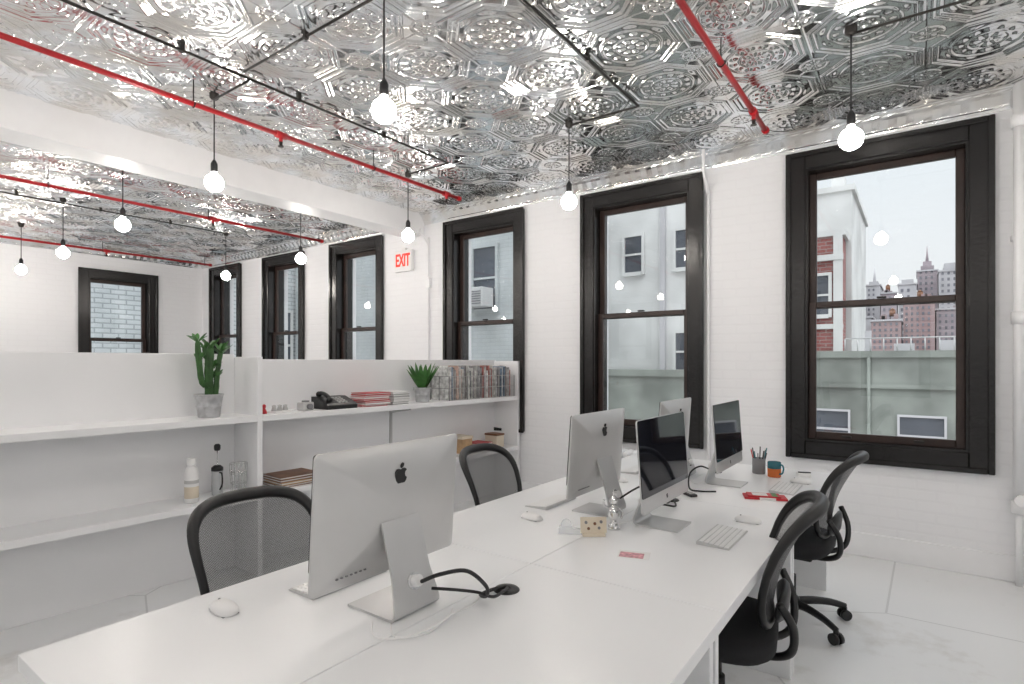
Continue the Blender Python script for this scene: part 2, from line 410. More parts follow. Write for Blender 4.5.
# ------------------------------------------------------------------ pendant bulbs
def bulb(x,y,z=2.6):
    g=group('pendant_bulb',(x,y,0)); R=.058
    prof=[(0,z-R)]
    for i in range(1,15):
        a=-pi/2+i*(pi*.87)/14; prof.append((R*math.cos(a),z+R*math.sin(a)))
    prof+=[(.019,z+R+.004),(.016,z+R+.018)]
    lathe(g,'bulb',prof,M['bulb'],20)
    zz=z+R+.012
    lathe(g,'socket',[(0,zz),(.019,zz),(.021,zz+.01),(.021,zz+.055),(.014,zz+.07),(.005,zz+.085),(0,zz+.085)],M['plastic'],20)
    cyl(g,'cord',(0,0,zz+.08),(0,0,CZ-.01),.0045,M['plastic'],8)
    lathe(g,'canopy',[(0,CZ-.04),(.02,CZ-.04),(.028,CZ-.03),(.03,CZ-.0),(.03,CZ+.01),(0,CZ+.01)],M['steel'],20)
for x,y in [(-2.035,1.789),(-3.76,1.853),(-.287,3.46),(-2.086,3.605),(-3.87,3.695),(-5.55,1.96),(-7.5,2.085),(-9.32,2.155),(-5.73,3.80),(-7.695,3.95)]: bulb(x,y)
for x,y in ((1.5,3.6),(1.5,1.8),(3.3,2.7)): bulb(x,y)  # out-of-view bulbs, added to brighten the room
for x in (-9.3,-7.6,-5.6,-3.8,-2.05,-.29,1.5,3.3):
    for y in (0.02,-2.6): bulb(x,y)  # unseen bulbs continuing the grid, added as extra room light
# ------------------------------------------------------------------ shelving partition
SH=group('shelving_partition',(-3.6,.754,0),-math.radians(3.1))
s0=-5.0;sd=1.27;s1=4.07
box(SH,'back_panel',(-.36,s0,0),(-.325,sd,1.475),M['shelf'],.003)
box(SH,'back_panel_window_side',(-.36,sd,0),(-.325,s1,1.44),M['shelf'],.003)
box(SH,'divider',(-.325,sd,0),(.0,sd+.035,1.455),M['shelf'],.003)
box(SH,'end_panel',(-.325,s1-.035,0),(.0,s1,1.43),M['shelf'],.003)
box(SH,'divider_far',(-.325,-1.6,0),(.0,-1.565,1.455),M['shelf'],.003)
for nm,a,b in (('left',-1.565,sd),('right',sd+.035,s1-.035),('rear',s0,-1.6)):
    box(SH,'upper_shelf_'+nm,(-.325,a,1.025),(.0,b,1.065),M['shelf'],.003)
    box(SH,'lower_shelf_'+nm,(-.325,a,.505),(.0,b,.545),M['shelf'],.003)
for yy in (2.62,):
    box(SH,'shelf_standard',(-.325,yy,.1),(-.315,yy+.025,1.025),M['lgrey'])
    prism(SH,'shelf_bracket',[(-.315,1.024),(-.05,1.024),(-.05,1.01),(-.315,.97)],yy+.008,yy+.012,M['lgrey'])
cr,sr=math.cos(math.radians(3.1)),math.sin(math.radians(3.1))
def shelfpt(s,q,z):  # shelf-unit coordinates to world
    return (-3.6+s*sr-q*cr, .754+s*cr+q*sr, z)
US=1.0655;LS=.5455
def bucket(g,R,h):
    lathe(g,'bucket',[(0,0),(R*.74,0),(R*.78,.004),(R*.86,h*.45),(R*.9,h*.47),(R*.9,h*.52),(R*.88,h*.54),(R,h-.006),(R*1.05,h-.003),(R*1.05,h+.004),(R*.98,h+.003),(R*.93,h-.02),(R*.93,h-.025),(0,h-.022)],M['galv'])
    lathe(g,'soil',[(R*.92,h-.02),(R*.5,h-.012),(0,h-.010)],M['soil'])
def leafblade(bm,base,dirv,L,w,droop=.3,seg=6):
    d=Vector(dirv).normalized(); side=d.cross(Vector((0,0,1)))
    if side.length<.05: side=Vector((1,0,0))
    side.normalize(); P=Vector(base); prev=None
    for i in range(seg+1):
        t=i/seg; ww=w*math.sin(pi*min(1,(.12+t*.88)))**.7 if t<1 else 0.0008
        c=P+d*(L*t)-Vector((0,0,1))*droop*L*t*t*.6
        n=side.cross(d).normalized()
        row=[bm.verts.new(c-side*ww),bm.verts.new(c-n*ww*.35),bm.verts.new(c+side*ww)]
        if prev:
            for j in (0,1): bm.faces.new((prev[j],prev[j+1],row[j+1],row[j]))
        prev=row
# cactus
g=group('potted_cactus',shelfpt(1.031,.16,US),.3); bucket(g,.083,.145)
def stem(pts,r):
    bm=bmesh.new(); P=catmull(pts,5); n=len(P); seg=20; rings=[]
    for i,c in enumerate(P):
        t=i/(n-1); rr=r*(1.0 if t<.85 else math.sqrt(max(.02,1-((t-.85)/.15)**2)))*(1+.06*math.sin(i*1.7))
        rings.append([bm.verts.new(c+Vector((math.cos(2*pi*j/seg),math.sin(2*pi*j/seg),0))*rr*(1+.28*math.cos(4*2*pi*j/seg))) for j in range(seg)])
    for a,b in zip(rings,rings[1:]):
        for j in range(seg): bm.faces.new((a[j],a[(j+1)%seg],b[(j+1)%seg],b[j]))
    bm.faces.new(rings[-1])
    finish(g,'stem',bm,M['green'],True)
stem([(0,0,.11),(0,.0,.22),(.0,.0,.33),(0,.01,.46)],.026)
stem([(0,-.02,.19),(0,-.05,.22),(0,-.068,.30),(0,-.090,.50)],.018)
stem([(.0,.02,.26),(.01,.055,.29),(.01,.07,.36),(.01,.085,.43)],.016)
stem([(.0,.0,.36),(.0,-.03,.39),(.0,-.035,.46)],.013)
stem([(.02,.03,.11),(.02,.04,.2),(.02,.045,.28)],.017)
bm=bmesh.new()
for (x,y,z,n,L) in ((0,.01,.46,10,.09),(0,-.090,.50,10,.085),(.01,.085,.43,11,.10),(0,-.035,.46,5,.06),(0,.03,.33,5,.06),(0,-.07,.38,5,.06),(0,.02,.25,4,.06),(.02,.045,.28,6,.06)):
    for i in range(n):
        a=i*2*pi/n+random.random(); leafblade(bm,(x+.01*math.cos(a),y+.01*math.sin(a),z-.02*random.random()),(math.cos(a),math.sin(a),.5+1.2*random.random()),L*(.7+.4*random.random()),.013)
finish(g,'leaves',bm,M['leaf'],True)
# leafy plant
g=group('potted_plant',shelfpt(2.84,.14,US)); bucket(g,.078,.125)
bm=bmesh.new()
for i in range(30):
    a=i*2.4; el=1.0+2.4*random.random()
    leafblade(bm,(.025*math.cos(a),.025*math.sin(a),.11),(math.cos(a)*.45,math.sin(a),el),.17+.13*random.random(),.021,.18)
finish(g,'leaves',bm,M['leaf'],True)
g=group('drink_bottle',shelfpt(.911,.12,LS))
lathe(g,'body',[(0,0),(.036,0),(.039,.006),(.039,.18),(.034,.21),(.022,.225),(.022,.23),(0,.23)],M['whitepl'])
lathe(g,'label',[(.0395,.03),(.0398,.031),(.0398,.10),(.0395,.101)],M['amber'])
lathe(g,'grey_band',[(.0396,.12),(.0399,.121),(.0399,.14),(.0396,.141)],M['lgrey'])
lathe(g,'cap',[(0,.23),(.024,.23),(.027,.235),(.027,.27),(.024,.275),(0,.275)],M['whitepl'])
g=group('coffee_press',shelfpt(1.10,.2,LS))
lathe(g,'beaker',[(0,0),(.032,0),(.034,.004),(.034,.16),(.031,.16),(.031,.005),(0,.005)],M['clear'])
cyl(g,'plunger_rod',(0,0,.006),(0,0,.30),.003,M['chrome'],8)
lathe(g,'lid',[(.0,.16),(.036,.16),(.036,.18),(.02,.195),(0,.195)],M['plastic'])
lathe(g,'knob',[(0,.29),(.016,.292),(.020,.305),(.020,.325),(.012,.335),(0,.335)],M['plastic'])
tube(g,'handle',[(.033,0,.15),(.06,0,.145),(.065,0,.08),(.035,0,.04)],.005,M['plastic'])
g=group('wire_basket',shelfpt(1.21,.14,LS))
for i in range(14):
    a=2*pi*i/14; cyl(g,'rod',(.045*math.cos(a),.045*math.sin(a),0.003),(.055*math.cos(a),.055*math.sin(a),.20),.002,M['chrome'],6)
for z,rr in ((.004,.045),(.07,.0485),(.135,.052),(.2,.055)):
    tube(g,'hoop',[(rr*math.cos(2*pi*i/16),rr*math.sin(2*pi*i/16),z) for i in range(16)],.0025,M['chrome'],k=2,seg=6,cyc=True)
def smallbox(name,s,q,w,d,h,mat,z=US,extra=None):
    g=group(name,shelfpt(s,q,z),-math.radians(3.1))
    box(g,'body',(-d/2,-w/2,0),(d/2,w/2,h),mat,min(.006,h*.2)); return g
g=group('red_figurine',shelfpt(1.365,.1,US)); lathe(g,'body',[(0,0),(.018,0),(.02,.01),(.012,.03),(.008,.035),(.013,.045),(.012,.06),(0,.066)],M['redp'])
g=group('white_model',shelfpt(1.50,.14,US),.2); box(g,'base',(-.05,-.08,0),(.05,.08,.012),M['whitepl'],.003); 
for yy in (-.05,0,.05): lathe(g,'cone',[(0,.012),(.02,.012),(.012,.04),(.016,.048),(0,.055)],M['lgrey'],loc=(0,yy,0))
g=group('camera_device',shelfpt(1.70,.14,US),.1); box(g,'body',(-.035,-.05,0),(.035,.05,.06),M['lgrey'],.008); cyl(g,'lens',(.035,0,.03),(.06,0,.03),.02,M['grey']); box(g,'top',(-.02,-.02,.06),(.02,.02,.072),M['grey'],.003)
g=group('desk_telephone',shelfpt(1.95,.15,US),-math.radians(3))
prism(g,'base',[(-.11,0),(.11,0),(.11,.03),(.09,.045),(-.05,.09),(-.11,.09)],-.13,.13,M['plastic'])
keys=[]
for i in range(4):
    for j in range(3):
        x=.075-i*.03; z=.046+(i*.03)*.32; keys.append(((x-.009,-.02+j*.03,z-.003),(x+.009,.0+j*.03,z+.010)))
boxes(g,'keys',keys,M['lgrey'],.002)
tube(g,'handset',[(.06,-.085,.06),(.055,-.085,.085),(.0,-.085,.11),(-.06,-.085,.115),(-.085,-.085,.10)],[.022]*5+[.016]*15+[.022]*5,M['plastic'],k=6)
def stack(name,s,q,w,d,cols,t,z=US,sp=0):
    g=group(name,shelfpt(s,q,z),-math.radians(3.1)+sp); zz=0
    for i,c in enumerate(cols):
        dx=random.uniform(-.01,.01);dy=random.uniform(-.012,.012)
        box(g,'cover',(-d/2+dx,-w/2+dy,zz),(d/2+dx,w/2+dy,zz+.004),M[c]); box(g,'pages',(-d/2+.004+dx,-w/2+.004+dy,zz+.004),(d/2-.004+dx,w/2-.004+dy,zz+t-.004),M['paper']); box(g,'cover_top',(-d/2+dx,-w/2+dy,zz+t-.004),(d/2+dx,w/2+dy,zz+t),M[c]); zz+=t+.0003
stack('book_stack',2.27,.14,.25,.19,['redp','paper','redp','redp','paper','redp','redp'],.015)
stack('book_stack',2.53,.16,.17,.2,['grey','paper','lgrey','grey','paper'],.021)
# magazines in wire rack
g=group('magazine_rack',shelfpt(3.06,.16,US),-math.radians(3.1))
cols=[(.40,.14,.12),(.72,.72,.70),(.16,.17,.19),(.5,.45,.34),(.18,.26,.36),(.78,.78,.78),(.22,.20,.20),(.5,.5,.5),(.68,.68,.66),(.6,.42,.35),(.35,.35,.37),(.7,.7,.72)]
mm_=[simple('magazine_cover_%d'%i,c,.35,noise=.5,nscale=25) for i,c in enumerate(cols)]
y=.02
while y<.94:
    t=random.uniform(.006,.014); h=random.choice((.27,.28,.30,.31,.29,.32)); dd=random.uniform(.19,.23)
    box(g,'magazine',(-.11,y,0.004),(-.11+dd,y+t,h),random.choice(mm_)); y+=t+.005
for kx in range(5):
    y0=.005+kx*.235
    for xx in (-.12,.0,.135): cyl(g,'upright',(xx,y0,0),(xx,y0,.22),.004,M['grey'],6)
    for zz in (.11,.22): cyl(g,'rail',(-.12,y0,zz),(.135,y0,zz),.003,M['grey'],6)
for zz in (.003,.11,.22): cyl(g,'front_rail',(.135,.005,zz),(.135,.945,zz),.003,M['lgrey'],6)
for i in range(20): cyl(g,'front_rod',(.135,.005+i*.0494,0),(.135,.005+i*.0494,.22),.0022,M['lgrey'],6)
# lower shelf right things
stack('wooden_tray_stack',1.60,.16,.3,.24,['brown','wood','brown','brown'],.018,LS)
g=smallbox('cardboard_box',3.35,.16,.14,.18,.16,M['wood'],LS); box(g,'lid',(-.095,-.075,.14),(.095,.075,.165),M['amber'],.003)
stack('book_stack',3.6,.16,.2,.2,['redp','paper','brown','redp'],.018,LS)
g=smallbox('storage_tin',3.85,.16,.12,.16,.13,M['amber'],LS); box(g,'lid',(-.083,-.063,.12),(.083,.063,.14),M['brown'],.003)
# ------------------------------------------------------------------ desks
DZ=.7305
def desk(y0,y1,gr=None):
    g=group('office_desk',(-1.075,(y0+y1)/2,0)); L=(y1-y0)/2-.0015; Hw=.645
    for nm,a,b in (('top_a',-Hw,-.0015),('top_b',.0015,Hw)):
        box(g,nm,(a,-L,.692),(b,L,.73),M['lam'],.002)
    for nm,yy in (('gable_a',-L+.01),('gable_b',L-.04)):
        box(g,nm,(-Hw+.03,yy,0),(Hw-.03,yy+.03,.692),M['lam'],.002)
    box(g,'modesty_panel',(-.012,-L+.04,.35),(.012,L-.04,.692),M['lam'])
    boxes(g,'top_rail',[((-Hw+.05,-L+.04,.65),(-Hw+.07,L-.04,.692)),((Hw-.07,-L+.04,.65),(Hw-.05,L-.04,.692))],M['lam'])
    if gr:
        lathe(g,'cable_grommet',[(.014,.004),(.02,.006),(.036,.005),(.040,.001),(.040,0),(.0,0),(0,.002),(.014,.002)],M['plastic'],loc=(gr[0]+1.075,gr[1]-(y0+y1)/2,.7302))
    return g
desk(.39,1.60,(-1.01,1.37));desk(1.60,2.80,(-1.0,2.74));desk(2.80,4.0,(-1.03,3.6))
# ------------------------------------------------------------------ computers
logo=[(0,.20),(.12,.26),(.26,.27),(.38,.18),(.28,.09),(.24,-.04),(.29,-.17),(.41,-.25),(.35,-.40),(.25,-.52),(.13,-.55),(0,-.50),(-.13,-.55),(-.25,-.50),(-.37,-.34),(-.44,-.08),(-.40,.12),(-.28,.25),(-.14,.26)]
leafp=[(0,.30),(.0,.40),(.06,.50),(.16,.56),(.16,.46),(.10,.36)]
def computer(x,y,rz,tilt=-4):
    g=group('desktop_computer',(x,y,DZ),rz)
    w,h=.528,.365; zc_=.096+h/2; tl=math.radians(tilt)
    def T(px,py,pz):
        yy=py; zz=pz-zc_
        return (px, yy*math.cos(tl)-zz*math.sin(tl), zc_+yy*math.sin(tl)+zz*math.cos(tl))
    base=rrect(w,h,.014)
    rings=[]
    for sc,yy in ((.995,0),(1,.001),(1,.006),(.985,.008),(.86,.017),(.7,.027),(.5,.034),(.3,.037),(.1,.038)):
        rings.append([T(a*sc,yy,zc_+b*sc) for a,b in base])
    loft(g,'aluminium_case',rings,M['alu'])
    fr_=rrect(w-.002,h-.062,.010)
    loft(g,'screen_glass',[[T(a,-.0035,zc_+.030+b) for a,b in fr_],[T(a,-.0003,zc_+.030+b) for a,b in fr_]],M['screen'],smooth=False)
    def lg(nm,pts,s,cx,cz,y0,y1,mat,flip=-1):
        prism_pts=[(cx+flip*a*s,cz+b*s) for a,b in pts]
        bm=bmesh.new();A=[bm.verts.new(T(a,y0,b)) for a,b in prism_pts];B=[bm.verts.new(T(a,y1,b)) for a,b in prism_pts];n=len(A)
        for i in range(n): bm.faces.new((A[i],A[(i+1)%n],B[(i+1)%n],B[i]))
        bm.faces.new(A);bm.faces.new(B); finish(g,nm,bm,mat)
    lg('logo',logo,.052,0,zc_+.10,.026,.0355,M['plastic']);lg('logo_leaf',leafp,.052,0,zc_+.10,.026,.0355,M['plastic'])
    lg('front_logo',logo,.022,0,.128,-.0006,.001,M['plastic'],1)
    for i in range(7):
        cx=.195-i*.015; bm=bmesh.new(); 
        add_box(bm,(cx-.003,.010,.1295),(cx+.003,.0150,.1330)); finish(g,'port',bm,M['grey'])
    prof=[(-.085,.0037),(.0,.0037),(.075,.0037),(.098,.008),(.104,.022),(.097,.05),(.080,.105),(.062,.165),(.044,.225),(.036,.25)]
    P=[Vector((0,a,b)) for a,b in prof]; P=catmull(P,4); rings=[]
    for i,q in enumerate(P):
        t=(P[min(i+1,len(P)-1)]-P[max(i-1,0)]).normalized(); nn=Vector((0,-t.z,t.y))*.0035
        hw=.086-.016*max(0,min(1,(q.z-.01)/.10))
        rings.append([q+Vector((-hw,0,0))+nn,q+Vector((hw,0,0))+nn,q+Vector((hw,0,0))-nn,q+Vector((-hw,0,0))-nn])
    loft(g,'stand',rings,M['alu'],smooth=False)
    q=Vector((0,.091,.085)); nd=Vector((0,.95,.3)).normalized()
    cyl(g,'cable_port',q-nd*.004,q+nd*.006,.023,M['chrome'],24); cyl(g,'cable_plug',q,q+nd*.022,.016,M['whitepl'],20)
    return g
c1=computer(-1.22,1.10,-pi/2); c2=computer(-1.21,2.35,-pi/2); c3=computer(-1.21,3.37,-pi/2)
c4=computer(-.87,2.31,pi/2); c5=computer(-.87,3.30,pi/2)
def cable(g,name,pts,r=.004,mat='rubber'):
    o=tube(None,name,pts,r,M[mat],k=8); keep_world(o,g)
z=DZ+.009
cable(c1,'power_cable',[(-1.10,1.10,.82),(-1.04,1.11,.85),(-.98,1.15,.86),(-.955,1.20,.81),(-.98,1.235,.765),(-1.03,1.27,z+.004),(-1.03,1.32,z+.002),(-1.01,1.365,z+.003)],.0055)
cable(c1,'second_loop',[(-1.08,1.12,.80),(-1.02,1.15,.80),(-.985,1.2,.785),(-.97,1.25,z+.02),(-.98,1.31,z+.012),(-1.0,1.36,z+.003)],.0045)
cable(c1,'white_cord',[(-1.11,1.0,z),(-1.05,.96,z),(-1.0,1.02,z),(-1.02,1.12,z),(-1.0,1.2,z+.01),(-1.04,1.3,z),(-1.02,1.36,z)],.002,'whitepl')
cable(c1,'white_cord_b',[(-1.16,.98,z),(-1.09,.93,z),(-1.02,.97,z+.004),(-1.0,1.08,z+.008),(-1.04,1.16,z)],.002,'whitepl')
cable(c4,'power_cable',[(-.985,2.33,.80),(-.99,2.42,.78),(-.96,2.52,.76),(-.93,2.6,z),(-.96,2.68,z),(-1.0,2.74,z+.002)],.0045)
cable(c2,'power_cable',[(-1.10,2.36,.80),(-1.03,2.44,.85),(-.99,2.52,.83),(-.97,2.58,.76),(-.98,2.66,z),(-1.0,2.73,z+.004)],.0045)
cable(c5,'power_cable',[(-.975,3.3,.80),(-1.0,3.2,.83),(-1.03,3.12,.80),(-1.0,3.02,z),(-.93,2.98,z),(-.86,3.02,z)],.0045)
cable(c2,'usb_cord',[(-1.11,2.2,z),(-1.05,2.15,z),(-1.0,2.25,z),(-1.04,2.4,z),(-1.0,2.6,z)],.002,'whitepl')
cable(c3,'usb_cord',[(-1.08,3.25,z),(-1.0,3.15,z),(-.99,3.4,z),(-1.02,3.5,z),(-1.03,3.6,z)],.002,'whitepl')
def mouse(x,y,rz):
    g=group('computer_mouse',(x,y,DZ),rz); rings=[]
    for zz,s in ((0,.93),(.004,1),(.012,.97),(.019,.84),(.024,.6),(.0265,.3),(.027,.08)):
        rings.append([(.029*s*math.copysign(abs(math.cos(a))**.8,math.cos(a)),.056*s*math.copysign(abs(math.sin(a))**.85,math.sin(a))+.0,zz) for a in [2*pi*i/28 for i in range(28)]])
    loft(g,'shell',rings,M['whitepl']); box(g,'sole',(-.022,-.045,-.0003),(.022,.045,.001),M['grey']); lathe(g,'scroll_ball',[(0,.0),(.004,.001),(.003,.004),(0,.005)],M['grey'],12,loc=(0,.03,.0225))
mouse(-1.559,.795,1.5);mouse(-1.375,2.054,1.4);mouse(-.594,2.561,1.6);mouse(-.543,3.56,1.6);mouse(-1.40,3.0,1.4)
def keyboard(x,y,rz):
    g=group('computer_keyboard',(x,y,DZ),rz)
    prism(g,'tray',[(-.06,0),(.06,0),(.06,.012),(.05,.013),(-.06,.004)],-.14,.14,M['alu'],rot=None)
    ks=[]
    for r_ in range(6):
        for c_ in range(14):
            x0=-.056+r_*.0185; zz=.004+(x0+.06)*.082
            if r_==0 and 3<c_<9: 
                if c_==4: ks.append(((x0,-.134+4*.0192,zz),(x0+.0155,-.134+9*.0192-.003,zz+.003)))
                continue
            ks.append(((x0,-.134+c_*.0192,zz),(x0+.0155,-.134+c_*.0192+.016,zz+.003)))
    boxes(g,'keys',ks,M['whitepl'],.0008)
keyboard(-.62,2.27,pi);keyboard(-.58,3.34,pi);keyboard(-1.48,1.12,0);keyboard(-1.46,2.35,0);keyboard(-1.46,3.37,0)
# card holder
g=group('card_holder',(-1.045,2.00,DZ),.65); box(g,'wood_base',(-.045,-.02,0),(.045,.02,.012),M['amber'],.002)
box(g,'card',(-.052,-.004,.010),(.052,.0,.072),M['amber'],rot=(-.12,0,0))
for i,(a,b) in enumerate(((-.03,.052),(0.005,.047),(.03,.054),(-.02,.028),(.022,.03))): cyl(g,'print',(a,-.0020,b),(a,.006,b),.006,M['brown'] if i%2 else M['grey'],10)
g=group('tape_dispenser',(-1.13,1.97,DZ),.4)
prism(g,'body',[(-.05,0),(.05,0),(.055,.02),(.02,.022),(-.01,.03),(-.05,.025)],-.012,.012,M['clear'])
cyl(g,'tape_roll',(-.02,-.009,.034),(-.02,.009,.034),.022,M['clear'],24)
# figurine
g=group('figurine',(-1.02,2.13,DZ),.5)
lathe(g,'base',[(0,0),(.026,0),(.026,.008),(.018,.02),(.012,.03),(0,.03)],M['chrome'])
lathe(g,'body',[(0,.028),(.012,.03),(.022,.05),(.024,.07),(.016,.095),(.010,.10),(0,.10)],M['chrome'])
lathe(g,'head',[(0,.098),(.012,.102),(.018,.115),(.016,.128),(.008,.136),(0,.138)],M['chrome'])
tube(g,'arm',[(.018,0,.085),(.035,0,.07),(.03,-.015,.05)],.005,M['chrome']);tube(g,'arm_raised',[(-.018,0,.085),(-.038,0,.095),(-.04,-.01,.12)],.005,M['chrome'])
g=group('postcard',(-.823,1.884,DZ),.3); box(g,'card',(-.055,-.04,0),(.055,.04,.0008),M['paper']); box(g,'picture',(-.05,-.035,.0008),(.035,.02,.0011),M['pink'])
g=group('sticky_note_pack',(-.63,3.06,DZ),.35)
box(g,'box_bottom',(-.10,-.05,0),(.10,.05,.010),M['redp'],.002);box(g,'band',(-.03,-.0505,.0),(.045,.0505,.0107),M['paper'])
box(g,'box_top',(-.085,-.045,.0108),(.07,.035,.019),M['redp'],.002,rot=None);box(g,'label',(-.06,-.035,.0191),(.01,.025,.0196),M['paper']); box(g,'green_tab',(.03,-.045,.0191),(.055,.035,.0197),M['leaf'])
g=group('pen_cup',(-.80,3.72,DZ))
lathe(g,'cup',[(0,0),(.036,0),(.038,.003),(.038,.095),(.035,.095),(.035,.005),(0,.005)],M['grey'])
for i in range(9):
    a=i*.8; cyl(g,'pen',(.018*math.cos(a),.018*math.sin(a),.008),(.045*math.cos(a),.045*math.sin(a),.13+.015*(i%3)),.0035,[M['plastic'],M['grey'],M['plastic'],M['teal'],M['redp']][i%5],8)
g=group('coffee_mug',(-.70,3.66,DZ),-.5)
lathe(g,'upper_glaze',[(.0355,.05),(.038,.052),(.038,.088),(.036,.09),(.034,.088),(.034,.006),(0,.006)],M['teal'])
lathe(g,'lower_glaze',[(0,0),(.034,0),(.0375,.004),(.038,.05),(.037,.0515)],M['orange'])
tube(g,'handle',[(.036,0,.075),(.055,0,.078),(.064,0,.058),(.056,0,.03),(.036,0,.022)],.005,M['teal'])
g=group('sticky_note_block',(-.56,3.78,DZ),.3); box(g,'pad',(-.035,-.035,0),(.035,.035,.02),M['whitepl'],.002); box(g,'pen',(-.03,-.004,.02),(.04,.004,.027),M['plastic'],.002)
g=group('remote_control',(-.97,2.9,DZ),.9); box(g,'body',(-.02,-.06,0),(.02,.06,.014),M['plastic'],.004); boxes(g,'buttons',[((-.012,-.04+i*.02,.0135),(.012,-.03+i*.02,.0155)) for i in range(4)],M['lgrey'])
# ------------------------------------------------------------------ chairs
def chair(x,y,rz):
    g=group('office_chair',(x,y,0),rz)
    def S(u,v):
        w=.185+.05*v
        return Vector((u*w, -.185-.16*v+.035*math.sin(pi*v)+.075*u*u*(.4+.6*v), .51+.41*v+.012*(1-u*u)*v))
    def outline(t,k=1):
        a=2*pi*t; n=.5
        cu=math.copysign(abs(math.cos(a))**n,math.cos(a));cv=math.copysign(abs(math.sin(a))**n,math.sin(a))
        return cu*k,.5+.5*cv*k
    N=56
    pts=[S(*outline(i/N)) for i in range(N)]
    bm=bmesh.new(); sweep(bm,pts,[.014+.009*max(0,math.sin(2*pi*i/N)) for i in range(N)],10,True,1.0); finish(g,'back_frame',bm,M['plastic'],True)
    bm=bmesh.new(); rings=[]
    for k_ in (1,.85,.65,.45,.25,.05): rings.append([bm.verts.new(S(*outline(i/N,k_))) for i in range(N)])
    for a,b in zip(rings,rings[1:]):
        for i in range(N): bm.faces.new((a[i],a[(i+1)%N],b[(i+1)%N],b[i]))
    bm.faces.new(rings[-1]); finish(g,'back_mesh',bm,M['mesh'],True)
    rings=[]
    for k_,off in ((.05,.040),(.5,.038),(.85,.030),(1,.018),(.9,.008),(.5,.004),(.05,.004)):
        rings.append([S(math.cos(2*pi*i/32)*.72*k_,.14+math.sin(2*pi*i/32)*.15*k_)+Vector((0,-off-.012,0)) for i in range(32)])
    loft(g,'lumbar_support',rings,M['plastic'])
    for sx_ in (-1,1):
        tube(g,'back_strut',[(sx_*.05,-.03,.40),(sx_*.07,-.16,.39),(sx_*.10,-.245,.43),(sx_*.14,-.255,.53),(sx_*.18,-.215,.62)],.014,M['plastic'])
    rings=[]
    for zz,s in ((.405,.80),(.41,.93),(.425,1.0),(.455,1.01),(.472,.97),(.483,.86),(.487,.6),(.485,.3),(.484,.05)):
        r_=[]
        for i in range(40):
            a=2*pi*i/40; n=.55
            r_.append((.245*s*math.copysign(abs(math.cos(a))**n,math.cos(a)),.03+.235*s*math.copysign(abs(math.sin(a))**n,math.sin(a)),zz-(.02 if math.sin(a)>.8 and s>.9 else 0)))
        rings.append(r_)
    loft(g,'seat_cushion',rings,M['plastic2'])
    box(g,'seat_mechanism',(-.09,-.12,.36),(.09,.10,.406),M['plastic'],.01)
    tube(g,'height_lever',[(.08,.03,.375),(.16,.04,.372),(.24,.05,.37)],.007,M['plastic'])
    cyl(g,'gas_column',(0,0,.20),(0,0,.37),.016,M['steel']);cyl(g,'column_sleeve',(0,0,.09),(0,0,.25),.027,M['plastic'])
    lathe(g,'hub',[(0,.065),(.045,.065),(.05,.08),(.045,.125),(.03,.135),(0,.135)],M['plastic'])
    for i in range(5):
        a=2*pi*i/5+.35; c_,s_=math.cos(a),math.sin(a)
        P=[Vector((c_*r_,s_*r_,zz)) for r_,zz in ((.03,.10),(.12,.105),(.22,.095),(.30,.072))]
        bm=bmesh.new(); sweep(bm,catmull(P,4),[.026-.010*j/12 for j in range(13)],8,False,.75); finish(g,'leg_%d'%(i+1),bm,M['plastic'],True)
        q=Vector((c_*.295,s_*.295,.029)); t=Vector((-s_,c_,0))
        cyl(g,'caster_wheel',q-t*.026,q-t*.006,.028,M['plastic'],20);cyl(g,'caster_wheel',q+t*.006,q+t*.026,.028,M['plastic'],20)
        cyl(g,'caster_axle',q-t*.01,q+t*.01,.010,M['steel'],10)
        cyl(g,'caster_stem',q,q+Vector((0,0,.045)),.008,M['steel'],10)
        box(g,'caster_hood',(q.x-.012,q.y-.012,q.z+.014),(q.x+.012,q.y+.012,q.z+.04),M['plastic'],.004)
    return g
chair(-1.67,1.08,-pi/2-.05);chair(-1.69,2.47,-pi/2+.05)
chair(-.61,2.16,pi/2+.16);chair(-.57,3.42,pi/2-.05)
# ------------------------------------------------------------------ radiator
g=group('radiator',(-2.08,4.66,0))
for i in range(13):
    x0=-.39+i*.065
    for yy in (-.06,0,.06): 
        tube(g,'column',[(x0,yy,.09),(x0,yy,.3),(x0,yy,.6)],.018,M['white'],k=2,seg=10)
    for zz in (.10,.60): tube(g,'section_header',[(x0,-.085,zz),(x0,0,zz+(.015 if zz>.3 else -.012)),(x0,.085,zz)],.028,M['white'],k=4,seg=10)
for x0 in (-.39,.39):
    for yy in (-.05,.05): cyl(g,'foot',(x0,yy,0),(x0,yy,.09),.016,M['white'],10,.02)
cyl(g,'lower_header',(-.39,0,.10),(.39,0,.10),.02,M['white']);cyl(g,'upper_header',(-.39,0,.60),(.39,0,.60),.02,M['white'])
